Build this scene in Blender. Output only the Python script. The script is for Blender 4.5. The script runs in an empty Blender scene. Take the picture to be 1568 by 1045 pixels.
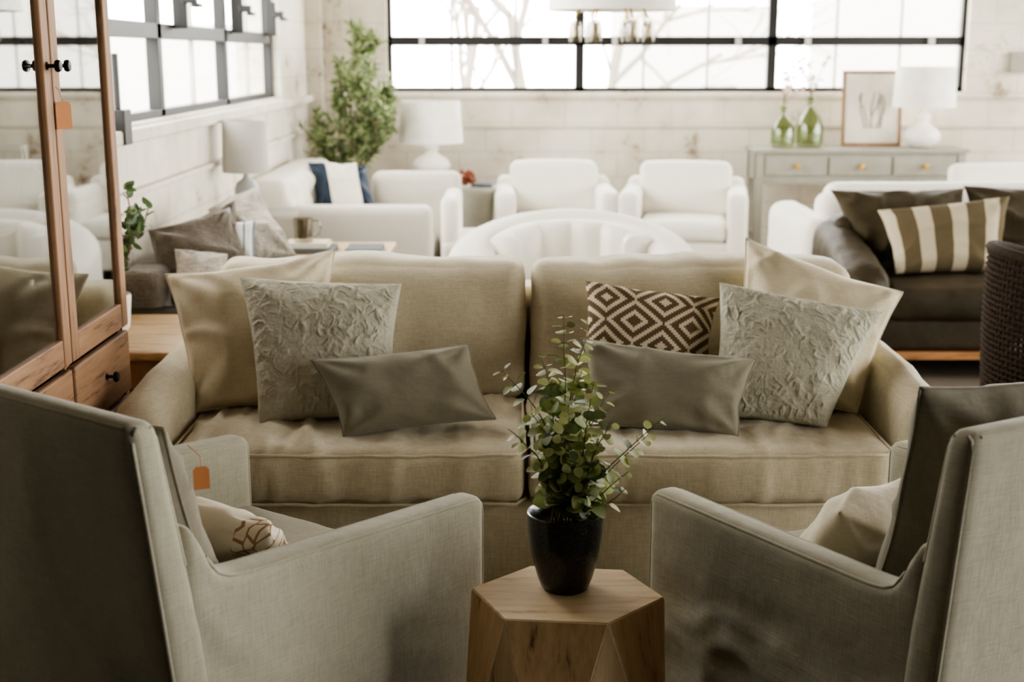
import bpy, bmesh, math, random
from mathutils import Vector, Matrix, noise
random.seed(7)
SC=bpy.context.scene
COL=SC.collection
V=Vector
# ------------------------------------------------------------------ materials
def lin(c):
    out=[]
    for v in c:
        v/=255.0
        out.append(v/12.92 if v<=0.04045 else ((v+0.055)/1.055)**2.4)
    return (out[0],out[1],out[2],1)
def base(name):
    m=bpy.data.materials.new(name); m.use_nodes=True
    nt=m.node_tree; b=nt.nodes['Principled BSDF']
    return m,nt,b
def N(nt,t,**k):
    n=nt.nodes.new(t)
    for a,v in k.items(): setattr(n,a,v)
    return n
def noise_tex(nt,co,scale,detail=3,rough=.5,mapscale=None,rot=None):
    if mapscale or rot:
        mp=N(nt,'ShaderNodeMapping'); nt.links.new(co,mp.inputs['Vector'])
        if mapscale: mp.inputs['Scale'].default_value=mapscale
        if rot: mp.inputs['Rotation'].default_value=rot
        co=mp.outputs['Vector']
    n=N(nt,'ShaderNodeTexNoise'); n.inputs['Scale'].default_value=scale
    n.inputs['Detail'].default_value=detail; n.inputs['Roughness'].default_value=rough
    nt.links.new(co,n.inputs['Vector'])
    return n.outputs['Fac']
def ramp(nt,fac,stops):
    r=N(nt,'ShaderNodeValToRGB'); e=r.color_ramp.elements
    while len(e)<len(stops): e.new(.5)
    for i,(p,c) in enumerate(stops):
        e[i].position=p; e[i].color=c
    nt.links.new(fac,r.inputs['Fac']); return r.outputs['Color']
def bump(nt,b,h,strength,dist,prev=None):
    bp=N(nt,'ShaderNodeBump'); bp.inputs['Strength'].default_value=strength
    bp.inputs['Distance'].default_value=dist
    nt.links.new(h,bp.inputs['Height'])
    if prev: nt.links.new(prev,bp.inputs['Normal'])
    nt.links.new(bp.outputs['Normal'],b.inputs['Normal'])
    return bp.outputs['Normal']
def sc(c,k): return (min(1,c[0]*k),min(1,c[1]*k),min(1,c[2]*k),1)
def fabric(name,rgb,var=.12,weave=.25,wr=.25,wscale=9,sheen=.2,rough=.9):
    m,nt,b=base(name); c=lin(rgb)
    co=N(nt,'ShaderNodeTexCoord').outputs['Object']
    f1=noise_tex(nt,co,5,4,.6)
    f2=noise_tex(nt,co,230,3,.7,(1,1,.10))
    f3=noise_tex(nt,co,230,3,.7,(.10,.10,1))
    mx=N(nt,'ShaderNodeMath',operation='ADD'); nt.links.new(f2,mx.inputs[0]); nt.links.new(f3,mx.inputs[1])
    m2=N(nt,'ShaderNodeMath',operation='MULTIPLY_ADD'); nt.links.new(mx.outputs[0],m2.inputs[0]); m2.inputs[1].default_value=.8
    f1h=N(nt,'ShaderNodeMath',operation='MULTIPLY'); nt.links.new(f1,f1h.inputs[0]); f1h.inputs[1].default_value=.6
    nt.links.new(f1h.outputs[0],m2.inputs[2])
    m3=N(nt,'ShaderNodeMapRange'); m3.inputs['From Min'].default_value=.8; m3.inputs['From Max'].default_value=1.4
    nt.links.new(m2.outputs[0],m3.inputs['Value'])
    col=ramp(nt,m3.outputs[0],[(.1,sc(c,1-var)),(.9,sc(c,1+var))])
    nt.links.new(col,b.inputs['Base Color'])
    b.inputs['Roughness'].default_value=rough
    b.inputs['Sheen Weight'].default_value=sheen
    b.inputs['Specular IOR Level'].default_value=.15
    p=bump(nt,b,noise_tex(nt,co,wscale,3,.55),wr,.02)
    bump(nt,b,mx.outputs[0],weave,.0012,p)
    return m
def plain(name,rgb,rough=.5,metal=0,var=.08,nscale=8,bs=0,bd=.002,spec=.5,coat=0):
    m,nt,b=base(name); c=lin(rgb)
    co=N(nt,'ShaderNodeTexCoord').outputs['Object']
    f=noise_tex(nt,co,nscale,4,.6)
    nt.links.new(ramp(nt,f,[(.3,sc(c,1-var)),(.7,sc(c,1+var))]),b.inputs['Base Color'])
    b.inputs['Roughness'].default_value=rough; b.inputs['Metallic'].default_value=metal
    b.inputs['Specular IOR Level'].default_value=spec
    b.inputs['Coat Weight'].default_value=coat
    if bs: bump(nt,b,f,bs,bd)
    return m
def leafmat(name,rgb,var=.2):
    m=plain(name,rgb,.5,var=var,nscale=25); b=m.node_tree.nodes['Principled BSDF']
    nt=m.node_tree; o=nt.nodes['Material Output']
    t=N(nt,'ShaderNodeBsdfTranslucent'); t.inputs['Color'].default_value=sc(lin(rgb),1.25)
    mx=N(nt,'ShaderNodeMixShader'); mx.inputs[0].default_value=.35
    nt.links.new(b.outputs[0],mx.inputs[1]); nt.links.new(t.outputs[0],mx.inputs[2]); nt.links.new(mx.outputs[0],o.inputs['Surface'])
    return m
def wood(name,rgb1,rgb2,mapscale=(14,14,1.2),rot=(0,0,0),rough=.5,k=1.0,lo=.50,mid_=.62,hi=.85):
    m,nt,b=base(name)
    co=N(nt,'ShaderNodeTexCoord').outputs['Object']
    f=noise_tex(nt,co,2.2*k,6,.62,mapscale,rot)
    g=noise_tex(nt,co,12*k,4,.6,mapscale,rot)
    mx=N(nt,'ShaderNodeMath',operation='MULTIPLY_ADD'); nt.links.new(g,mx.inputs[0]); mx.inputs[1].default_value=.35; nt.links.new(f,mx.inputs[2])
    c1=lin(rgb1);c2=lin(rgb2)
    mid=tuple((a*.7+b_*.3) for a,b_ in zip(c1,c2))
    nt.links.new(ramp(nt,mx.outputs[0],[(lo,c2),(mid_,mid),(hi,c1)]),b.inputs['Base Color'])
    b.inputs['Roughness'].default_value=rough
    b.inputs['Specular IOR Level'].default_value=.3
    bump(nt,b,mx.outputs[0],.2,.002)
    return m
def glass(name,tint=(255,255,255),fac=.12,rough=.02,k=.5):
    m,nt,b=base(name); nt.nodes.remove(b)
    o=nt.nodes['Material Output']
    t=N(nt,'ShaderNodeBsdfTransparent'); t.inputs['Color'].default_value=lin(tint)
    g=N(nt,'ShaderNodeBsdfGlossy'); g.inputs['Roughness'].default_value=rough
    lw=N(nt,'ShaderNodeLayerWeight'); lw.inputs['Blend'].default_value=.35
    ma=N(nt,'ShaderNodeMath',operation='MULTIPLY_ADD'); nt.links.new(lw.outputs['Facing'],ma.inputs[0]); ma.inputs[1].default_value=k; ma.inputs[2].default_value=fac
    mx=N(nt,'ShaderNodeMixShader'); nt.links.new(ma.outputs[0],mx.inputs[0])
    nt.links.new(t.outputs[0],mx.inputs[1]); nt.links.new(g.outputs[0],mx.inputs[2]); nt.links.new(mx.outputs[0],o.inputs['Surface'])
    return m

M={}
M['sofa']=fabric('oatmeal_linen',(196,186,161),.16,.5,.35,7)
M['cover']=fabric('sage_grey_slipcover_linen',(168,164,146),.12,.5,.4,6)
M['bp']=fabric('beige_pillow_linen',(206,195,168),.10,.4,.4,8)
M['cream']=fabric('cream_pillow_linen',(218,209,188),.06,.3,.4,8)
M['lumbar']=fabric('grey_lumbar_cotton',(130,125,108),.08,.3,.35,9)
M['plush']=fabric('crinkled_cotton',(176,173,156),.12,.5,.45,45,sheen=.05)
M['white']=fabric('white_upholstery',(230,226,215),.03,.15,.2,6)
M['white_shaded']=fabric('white_upholstery_shaded',(198,193,182),.03,.15,.15,6)  # shade painted in: greyer copy of the white upholstery
M['darkleather']=plain('dark_olive_velvet',(54,46,32),.55,var=.3,nscale=7,bs=.4,bd=.02,spec=.25)
M['darkcush']=fabric('dark_olive_cushion',(60,52,35),.2,.2,.5,10)
M['taupe']=fabric('taupe_velvet',(92,84,74),.35,.3,.9,14,sheen=.4)
M['greywhite']=fabric('grey_white_weave',(172,165,154),.4,.3,.8,20)
M['blue']=fabric('navy_denim',(48,60,76),.2,.3,.4,10)
M['dgpillow']=fabric('dark_grey_linen',(128,122,108),.1,.3,.4,9)
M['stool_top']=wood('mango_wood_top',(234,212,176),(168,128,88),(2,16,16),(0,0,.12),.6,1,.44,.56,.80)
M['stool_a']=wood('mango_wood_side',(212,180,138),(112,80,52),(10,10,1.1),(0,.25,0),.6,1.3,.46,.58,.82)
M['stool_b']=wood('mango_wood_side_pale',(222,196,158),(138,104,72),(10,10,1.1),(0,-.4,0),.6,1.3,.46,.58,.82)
M['cab']=wood('cabinet_wood',(162,126,96),(96,70,50),(12,12,1.2),rough=.6)
M['cabh']=wood('cabinet_wood_rail',(166,130,100),(100,73,52),(12,1.2,12),rough=.6)
M['oak']=wood('pale_oak',(200,172,134),(160,127,90),(2,14,14),rough=.5)
M['cabin']=plain('cabinet_interior',(66,60,52),.8)
M['iron']=plain('black_steel',(16,16,16),.5,0)
M['iron2']=plain('dark_iron_knob',(30,26,23),.45,.6)
M['muntin']=plain('glare_washed_muntin',(190,188,183),.5)  # thin bars coloured pale to paint in the overexposed window glare
M['brass']=plain('brass',(190,150,80),.35,.9)
M['console']=plain('grey_painted_wood',(146,143,131),.6,var=.08,nscale=12)
M['shade']=plain('white_lamp_shade',(242,239,232),.9)
M['gshade']=plain('grey_lamp_shade',(176,174,167),.7,nscale=3)
M['ceram']=plain('white_ceramic',(234,230,222),.35)
M['ceramg']=plain('grey_ceramic',(165,167,167),.4)
M['paper']=plain('paper_print',(230,224,212),.8)
M['soil']=plain('soil',(40,30,22),1,bs=.8,bd=.01,nscale=60)
M['stem']=plain('green_brown_stem',(112,104,70),.7)
M['bark']=plain('bark',(120,104,84),.9)
M['leaf1']=leafmat('eucalyptus_leaf',(136,146,88))
M['leaf2']=leafmat('eucalyptus_leaf_pale',(176,180,124))
M['leaf3']=leafmat('eucalyptus_leaf_dark',(88,100,60))
M['ol1']=leafmat('olive_leaf',(108,126,82))
M['ol2']=leafmat('olive_leaf_pale',(156,166,122))
M['ol3']=leafmat('olive_leaf_dark',(70,88,56))
M['tag']=plain('tan_leather_tag',(182,122,76),.8)
M['cabglass']=glass('cabinet_glass',tint=(225,228,226),fac=.14)
M['gglass']=glass('green_glass',tint=(222,229,210),fac=.04,k=.3)
M['sglass']=glass('clear_glassware',tint=(212,208,198),fac=.10,rough=.05,k=.35)
M['wicker']=plain('dark_wicker',(42,32,23),.85,spec=.1,var=.3,nscale=60)
M['woodtrim']=wood('amber_trim_wood',(186,136,90),(126,88,54),(1.2,12,12))
M['red']=plain('dried_red_plant',(130,66,44),.8)
M['book1']=plain('book_cloth_dark',(84,90,92),.8)
M['book2']=plain('book_cloth_cream',(225,215,195),.8)
M['petal']=plain('pale_blossom',(230,204,190),.8)
def mkpot():
    m,nt,b=base('speckled_black_glaze')
    co=N(nt,'ShaderNodeTexCoord').outputs['Object']
    v=N(nt,'ShaderNodeTexVoronoi'); v.inputs['Scale'].default_value=230; nt.links.new(co,v.inputs['Vector'])
    nt.links.new(ramp(nt,v.outputs['Distance'],[(.14,lin((112,104,88))),(.30,lin((28,26,24)))]),b.inputs['Base Color'])
    b.inputs['Roughness'].default_value=.28; b.inputs['Coat Weight'].default_value=.3
    bump(nt,b,v.outputs['Distance'],.25,.001); return m
M['pot']=mkpot()
def uvpat(name,kind,ca,cb):
    m,nt,b=base(name); ca=lin(ca);cb=lin(cb)
    uv=N(nt,'ShaderNodeTexCoord').outputs['UV']
    sep=N(nt,'ShaderNodeSeparateXYZ'); nt.links.new(uv,sep.inputs[0])
    L=nt.links.new
    def mth(op,a,bb=None,cc=None):
        n=N(nt,'ShaderNodeMath',operation=op)
        for i,q in enumerate((a,bb,cc)):
            if q is None: continue
            if isinstance(q,(int,float)): n.inputs[i].default_value=q
            else: L(q,n.inputs[i])
        return n.outputs[0]
    if kind=='diamond':
        a=mth('ABSOLUTE',mth('SUBTRACT',mth('FRACT',mth('MULTIPLY_ADD',sep.outputs[0],2.3,.15)),.5))
        c_=mth('ABSOLUTE',mth('SUBTRACT',mth('FRACT',mth('MULTIPLY_ADD',sep.outputs[1],1.7,.2)),.5))
        a=mth('DIVIDE',mth('ROUND',mth('MULTIPLY',a,24)),24)
        d=mth('ADD',a,c_)
        f=mth('FRACT',mth('MULTIPLY',d,4.0))
        fac=mth('GREATER_THAN',f,.42)
    elif kind=='stripe':
        fac=mth('GREATER_THAN',mth('FRACT',mth('MULTIPLY_ADD',sep.outputs[0],3.6,.15)),.45)
    elif kind=='bstripe':
        fac=mth('GREATER_THAN',mth('FRACT',mth('MULTIPLY',sep.outputs[0],5)),.8)
    else:
        w=N(nt,'ShaderNodeTexVoronoi'); w.feature='DISTANCE_TO_EDGE'; w.inputs['Scale'].default_value=11; L(uv,w.inputs['Vector'])
        e=mth('ABSOLUTE',mth('SUBTRACT',sep.outputs[0],.5))
        fac=mth('MULTIPLY',mth('LESS_THAN',w.outputs['Distance'],.07),mth('GREATER_THAN',e,.24))
    mx=N(nt,'ShaderNodeMix',data_type='RGBA'); L(fac,mx.inputs[0]); mx.inputs[6].default_value=ca; mx.inputs[7].default_value=cb
    co=N(nt,'ShaderNodeTexCoord').outputs['Object']
    L(mx.outputs[2],b.inputs['Base Color']); b.inputs['Roughness'].default_value=.95
    b.inputs['Specular IOR Level'].default_value=.15
    p=bump(nt,b,noise_tex(nt,co,10,3),.3,.02); bump(nt,b,noise_tex(nt,co,400,2),.3,.001,p)
    return m
M['diamond']=uvpat('brown_diamond_weave','diamond',(214,201,176),(106,88,68))
M['stripe']=uvpat('brown_stripe_weave','stripe',(182,171,147),(92,82,62))
M['bstripe']=uvpat('blue_stripe_weave','bstripe',(220,220,215),(100,112,126))
M['scroll']=uvpat('cream_scroll_print','scroll',(222,213,193),(160,128,100))
def wallmat(name,rgb,axis):
    m,nt,b=base(name); c=lin(rgb)
    co=N(nt,'ShaderNodeTexCoord').outputs['Object']
    sp=N(nt,'ShaderNodeSeparateXYZ'); nt.links.new(co,sp.inputs[0])
    cb=N(nt,'ShaderNodeCombineXYZ'); nt.links.new(sp.outputs[0 if axis=='y' else 1],cb.inputs[0]); nt.links.new(sp.outputs[2],cb.inputs[1])
    br=N(nt,'ShaderNodeTexBrick'); nt.links.new(cb.outputs[0],br.inputs['Vector'])
    br.inputs['Scale'].default_value=1.0; br.inputs['Brick Width'].default_value=.42; br.inputs['Row Height'].default_value=.2
    br.inputs['Mortar Size'].default_value=.008; br.inputs['Mortar Smooth'].default_value=.6
    br.inputs['Color1'].default_value=c; br.inputs['Color2'].default_value=sc(c,.95); br.inputs['Mortar'].default_value=sc(c,.80)
    n1=noise_tex(nt,co,1.6,6,.65)
    n2=noise_tex(nt,co,3.2,9,.74)
    r1=ramp(nt,n1,[(.35,(.76,.73,.67,1)),(.6,(1,1,1,1))])
    r2=ramp(nt,n2,[(.34,(.36,.28,.20,1)),(.41,(1,1,1,1))])
    a=N(nt,'ShaderNodeMix',data_type='RGBA',blend_type='MULTIPLY'); a.inputs[0].default_value=1
    nt.links.new(br.outputs['Color'],a.inputs[6]); nt.links.new(r1,a.inputs[7])
    a2=N(nt,'ShaderNodeMix',data_type='RGBA',blend_type='MULTIPLY'); a2.inputs[0].default_value=.85
    nt.links.new(a.outputs[2],a2.inputs[6]); nt.links.new(r2,a2.inputs[7])
    nt.links.new(a2.outputs[2],b.inputs['Base Color'])
    b.inputs['Roughness'].default_value=.8
    bump(nt,b,n2,.5,.015)
    return m
M['wallb']=wallmat('painted_white_block',(230,223,209),'y')
M['walll']=wallmat('painted_white_block_side',(232,226,214),'x')
M['ceil']=plain('dimmed_unseen_ceiling',(118,106,92),.9)  # unseen ceiling darkened to hold down bounced light
M['wallf']=plain('dark_anti_bounce_wall',(30,26,22),.9)  # unseen walls invented dark, to keep bounced light off the chair backs
M['floor']=plain('worn_concrete',(106,97,84),.6,var=.2,nscale=2.5,bs=.1)
M['ground']=plain('pale_gravel_outside',(190,188,182),.9)
M['bldg']=plain('pale_building',(185,183,178),.9)
M['greybark']=plain('glare_lifted_bark_outside',(130,120,110),.9)  # bark colour lightened to paint in the veiling window glare

# ------------------------------------------------------------------ geometry helpers
def empty(name,loc=(0,0,0)):
    e=bpy.data.objects.new(name,None); COL.objects.link(e); e.empty_display_size=.1; e.location=loc
    return e
def finish(name,me,mats,parent=None,smooth=True):
    o=bpy.data.objects.new(name,me); COL.objects.link(o)
    if not isinstance(mats,(list,tuple)): mats=[mats]
    for m in mats: me.materials.append(M[m] if isinstance(m,str) else m)
    if smooth:
        for p in me.polygons: p.use_smooth=True
    if parent:
        o.parent=parent; o.matrix_parent_inverse=Matrix.Translation(-parent.location)
    return o
def frm(O,ax,ay):
    O=V((O[0],O[1],O[2] if len(O)>2 else 0)); ax=V((ax[0],ax[1],0)).normalized(); ay=V((ay[0],ay[1],0)).normalized()
    return lambda p: O+ax*p[0]+ay*p[1]+V((0,0,p[2]))
def softbox(name,lo,hi,r,mat,parent=None,puff=(0,0,0),wr=0,ws=(6,6,6),res=.035,deform=None,frame=None,seed=0,smooth=True,mask=None):
    lo=V(lo);hi=V(hi);c=(lo+hi)/2;h=(hi-lo)/2
    r=min(r,h[0]*.98,h[1]*.98,h[2]*.98)
    ts=[]
    for i in range(3):
        L=2*h[i]; n=max(2,int((L-2*r)/res))
        k=4
        t=[-h[i]+r*(j/k)**1.6 for j in range(k)]
        t+=[-h[i]+r+(L-2*r)*j/n for j in range(n+1)]
        t+=[-a for a in reversed(t[:k])]
        ts.append(t)
    bm=bmesh.new(); vd={}
    def vert(i,j,k):
        key=(i,j,k)
        if key in vd: return vd[key]
        q=V((ts[0][i],ts[1][j],ts[2][k]))
        inn=V([max(-(h[a]-r),min(h[a]-r,q[a])) for a in range(3)])
        d=q-inn
        if d.length>1e-9: d=d.normalized()*r
        p=inn+d
        u=[q[a]/h[a] for a in range(3)]
        for a in range(3):
            if puff[a]:
                b_,c_=(a+1)%3,(a+2)%3
                p[a]+=puff[a]*u[a]*(1-u[b_]**2)*(1-u[c_]**2)
        p=p+c
        vd[key]=bm.verts.new(p); return vd[key]
    nx,ny,nz=[len(t)-1 for t in ts]
    def F(*a):
        try: bm.faces.new(a)
        except ValueError: pass
    for i in range(nx):
        for j in range(ny):
            for k in (0,nz):
                F(vert(i,j,k),vert(i+1,j,k),vert(i+1,j+1,k),vert(i,j+1,k))
    for i in range(nx):
        for k in range(nz):
            for j in (0,ny):
                F(vert(i,j,k),vert(i+1,j,k),vert(i+1,j,k+1),vert(i,j,k+1))
    for j in range(ny):
        for k in range(nz):
            for i in (0,nx):
                F(vert(i,j,k),vert(i,j+1,k),vert(i,j+1,k+1),vert(i,j,k+1))
    bmesh.ops.recalc_face_normals(bm,faces=bm.faces)
    bm.normal_update()
    if wr:
        off=V((seed*3.1,seed*1.7,seed*5.3))
        ds=[]
        for v in bm.verts:
            p=V((v.co[0]*ws[0],v.co[1]*ws[1],v.co[2]*ws[2]))+off
            w=V((noise.noise(p*.6),noise.noise(p*.6+V((9,9,9))),0))*.8
            n=noise.noise(p+w); n2=noise.noise(p*2.3+w)
            rid=max(0,1-abs(n)*4.0)**1.5
            msk=max(0,.3+1.4*noise.noise(p*.35+V((4,4,4))))
            k=mask(v.co) if mask else 1
            ds.append(v.normal*(k*wr*(.5*n+.25*n2+.9*rid*msk-.25)))
        for v,d in zip(bm.verts,ds): v.co+=d
    if deform:
        for v in bm.verts: v.co=V(deform(v.co))
    if frame:
        for v in bm.verts: v.co=frame(v.co)
        bmesh.ops.recalc_face_normals(bm,faces=bm.faces)
    me=bpy.data.meshes.new(name); bm.to_mesh(me); bm.free()
    return finish(name,me,mat,parent,smooth)
def boxes(name,lst,mats,parent=None,frame=None,bev=.004):
    bm=bmesh.new()
    for it in lst:
        lo,hi=it[0],it[1]; mi=it[2] if len(it)>2 else 0
        g=bmesh.ops.create_cube(bm,size=1)
        for v in g['verts']:
            v.co=V([(lo[a]+hi[a])/2+v.co[a]*(hi[a]-lo[a]) for a in range(3)])
        fs={f for v in g['verts'] for f in v.link_faces}
        for f in fs: f.material_index=mi
    if frame:
        for v in bm.verts: v.co=frame(v.co)
        bmesh.ops.recalc_face_normals(bm,faces=bm.faces)
    if bev: bmesh.ops.bevel(bm,geom=list(bm.edges),offset=bev,segments=2,affect='EDGES',clamp_overlap=True,profile=.5)
    me=bpy.data.meshes.new(name); bm.to_mesh(me); bm.free()
    return finish(name,me,mats,parent,False)
def lathe(name,prof,loc,mat,parent=None,seg=40,caps=True):
    bm=bmesh.new(); rings=[]
    for (r,z) in prof:
        rings.append([bm.verts.new((loc[0]+r*math.cos(2*math.pi*i/seg),loc[1]+r*math.sin(2*math.pi*i/seg),loc[2]+z)) for i in range(seg)])
    for a,b_ in zip(rings[:-1],rings[1:]):
        for i in range(seg):
            bm.faces.new((a[i],a[(i+1)%seg],b_[(i+1)%seg],b_[i]))
    if caps:
        if prof[0][0]>1e-4: bm.faces.new(list(reversed(rings[0])))
        if prof[-1][0]>1e-4: bm.faces.new(rings[-1])
    bmesh.ops.remove_doubles(bm,verts=bm.verts,dist=1e-6)
    bmesh.ops.recalc_face_normals(bm,faces=bm.faces)
    me=bpy.data.meshes.new(name); bm.to_mesh(me); bm.free()
    o=finish(name,me,mat,parent,True)
    try: me.set_sharp_from_angle(angle=math.radians(50))
    except Exception: pass
    return o
def tube_into(bm,pts,radii,seg=6,mi=0):
    pts=[V(p) for p in pts]
    if not isinstance(radii,(list,tuple)): radii=[radii]*len(pts)
    prev=None; up=V((.13,.21,.97))
    for i,p in enumerate(pts):
        d=(pts[min(i+1,len(pts)-1)]-pts[max(i-1,0)])
        if d.length<1e-9: d=V((0,0,1))
        d.normalize()
        a=d.cross(up)
        if a.length<.05: a=d.cross(V((1,0,0)))
        a.normalize(); b_=d.cross(a)
        ring=[bm.verts.new(p+(a*math.cos(2*math.pi*k/seg)+b_*math.sin(2*math.pi*k/seg))*radii[i]) for k in range(seg)]
        if prev:
            for k in range(seg):
                f=bm.faces.new((prev[k],prev[(k+1)%seg],ring[(k+1)%seg],ring[k])); f.material_index=mi
        prev=ring
def tubes(name,plist,r,mat,parent=None,seg=6,frame=None):
    bm=bmesh.new()
    for p in plist:
        q=[frame(V(a)) for a in p] if frame else p
        tube_into(bm,q,r,seg)
    bmesh.ops.recalc_face_normals(bm,faces=bm.faces)
    me=bpy.data.meshes.new(name); bm.to_mesh(me); bm.free()
    return finish(name,me,mat,parent,True)
def pillow(name,TL,TR,BR,BL,T,mat,parent=None,n=40,wr=.009,ws=8,crush=0,seed=0,pull=.075,frame=None,pipe=0):
    if frame: TL,TR,BR,BL=[frame(V(p)) for p in (TL,TR,BR,BL)]
    TL,TR,BR,BL=map(V,(TL,TR,BR,BL))
    nrm=((TR-TL)+(BR-BL)).cross((TL-BL)+(TR-BR)).normalized()
    ux=((TR-TL)+(BR-BL)).normalized(); uy=((TL-BL)+(TR-BR)).normalized()
    bm=bmesh.new(); uvl=bm.loops.layers.uv.new('UVMap')
    def P(s,t,side):
        w1=1+.5*noise.noise(V((t*1.7,seed*3.3,1))); w2=1+.5*noise.noise(V((s*1.7,seed*3.3,5)))
        s2=s*(1-pull*w1*(1-t*t)*abs(s)**3); t2=t*(1-pull*w2*(1-s*s)*abs(t)**3)
        a=(s2+1)/2;b_=(t2+1)/2
        p=BL*(1-a)*(1-b_)+BR*a*(1-b_)+TL*(1-a)*b_+TR*a*b_
        e=max(0,(1-s**4))*max(0,(1-t**4))
        th=T/2*(e**.5)*(.72+.28*(1-s*s)*(1-t*t))
        q=p*ws+V((seed*7.7,seed*2.3,0))
        nn=noise.noise(q); rid=max(0,1-abs(noise.noise(q*.7+V((5,5,5))))*4.5)**1.4
        cr=abs(s*t); fold=math.sin((math.atan2(1.05-abs(t),1.05-abs(s)))*9+seed)*cr*(1-cr)*2.4
        d=wr*(nn+.9*rid+1.0*fold)*min(1,e*3)
        if crush:
            # scattered short raised stitched ridges (leafy crinkle)
            q2=V((p.dot(ux)*40,p.dot(uy)*40,seed*3.0))
            w=V((noise.noise(q2*.5),noise.noise(q2*.5+V((3,3,3))),0))*.9
            r1=max(0,1-abs(noise.noise(V((q2.x*.75+q2.y*.35,q2.y*.55-q2.x*.3,2))+w))*6)
            r2=max(0,1-abs(noise.noise(V((q2.x*.75-q2.y*.45,q2.y*.55+q2.x*.4,7))+w))*6)
            m1=max(0,min(1,.3+4*noise.noise(q2*.7+V((8,2,1))))); m2=max(0,min(1,.3+4*noise.noise(q2*.7+V((1,6,9)))))
            d+=crush*(r1*m1+r2*m2*.9+.4*noise.noise(q2*.4))*min(1,e*4)
        return p+nrm*side*(th+d)
    vs={}
    def pos(i):
        x=-1+2*i/n
        return math.sin(x*math.pi/2)*.45+x*.55
    for side in (1,-1):
        for i in range(n+1):
            for j in range(n+1):
                edge=i in(0,n) or j in(0,n)
                if edge and side==-1: vs[(i,j,-1)]=vs[(i,j,1)]; continue
                vs[(i,j,side)]=bm.verts.new(P(pos(i),pos(j),side))
        for i in range(n):
            for j in range(n):
                q=[(i,j),(i+1,j),(i+1,j+1),(i,j+1)]
                if side<0: q.reverse()
                try: f=bm.faces.new([vs[(a,b_,side)] for a,b_ in q])
                except ValueError: continue
                for lp,(a,b_) in zip(f.loops,q): lp[uvl].uv=((pos(a)+1)/2,(pos(b_)+1)/2)
    if pipe:
        loop=[vs[(i,0,1)].co.copy() for i in range(n)]+[vs[(n,j,1)].co.copy() for j in range(n)]+[vs[(n-i,n,1)].co.copy() for i in range(n)]+[vs[(0,n-j,1)].co.copy() for j in range(n+1)]
        tube_into(bm,loop,pipe,5)
    me=bpy.data.meshes.new(name); bm.to_mesh(me); bm.free()
    return finish(name,me,mat,parent,True)

# ------------------------------------------------------------------ camera
th=math.atan((522-85)/2000)
cd=bpy.data.cameras.new('camera'); cam=bpy.data.objects.new('camera',cd); COL.objects.link(cam)
cam.location=(0,0,1.55); cam.rotation_euler=(math.pi/2-th,0,0)
cd.sensor_width=36; cd.lens=36*2000/1568
cd.dof.use_dof=True; cd.dof.focus_distance=2.95; cd.dof.aperture_fstop=3.4
cd.clip_start=.05
SC.camera=cam

# ------------------------------------------------------------------ room
XL,YB,XR,YF,ZC=-1.6,10.5,6.5,-4.0,3.6
WX=[-.984,.536,2.056,3.577]; Z0,Z1,Z2,Z3=1.27,1.664,2.4,3.2
WT=.3
boxes('floor',[((XL-.3,YF-.3,-.1),(XR+.3,YB+.3,0))],'floor',bev=0)
boxes('ceiling',[((XL-.3,YF-.3,ZC),(XR+.3,YB+.3,ZC+.1))],'ceil',bev=0)
boxes('wall_back',[((XL-.3,YB,0),(XR+.3,YB+WT,Z0)),((XL-.3,YB,Z3),(XR+.3,YB+WT,ZC)),((XL-.3,YB,Z0),(WX[0],YB+WT,Z3)),((WX[3],YB,Z0),(4.35,YB+WT,Z3)),((6.2,YB,Z0),(XR+.3,YB+WT,Z3)),
   ((4.35,YB,Z0),(6.2,YB+WT,Z0+.001))],'wallb',bev=0)
LY=[4.1,4.83,6.28,7.73,9.2]
boxes('wall_left',[((XL-WT,2.0,0),(XL,YB,Z0)),((XL-WT,2.0,Z3),(XL,YB,ZC)),((XL-WT,2.0,Z0),(XL,LY[0],Z3)),((XL-WT,LY[4],Z0),(XL,YB,Z3)),((XL-WT,YF,0),(XL,2.0,ZC),1)],['walll','wallf'],bev=0)
RY=[3.3,4.9,6.5,8.1,9.7]; RN=[-1.6,1.1]; RZ=.55
boxes('wall_right',[((XR,YF,0),(XR+WT,YB,RZ)),((XR,YF,Z3),(XR+WT,YB,ZC)),((XR,YF,RZ),(XR+WT,RN[0],Z3)),((XR,RN[1],RZ),(XR+WT,RY[0],Z3)),((XR,RY[-1],RZ),(XR+WT,YB,Z3))],'walll',bev=0)
boxes('wall_front',[((XL-.3,YF-.3,0),(XR+.3,YF,ZC))],'wallf',bev=0)
boxes('trim_back_ledge',[((XL,YB-.03,.99),(XR,YB,1.03)),((XL,YB-.045,1.225),(XR,YB,1.262))],'wallb',bev=.008)
boxes('trim_left_ledge',[((XL,LY[0]-1,1.2),(XL+.05,YB,1.255)),((XL,LY[0]-1,.97),(XL+.025,YB,1.0))],'walll',bev=.008)
boxes('baseboard_back',[((XL,YB-.02,0),(XR,YB,.12))],'wallb',bev=.004)
boxes('trim_corner_pilaster',[((XL,YB-.12,0),(XL+.12,YB,ZC))],'wallb',bev=.006)
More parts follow.
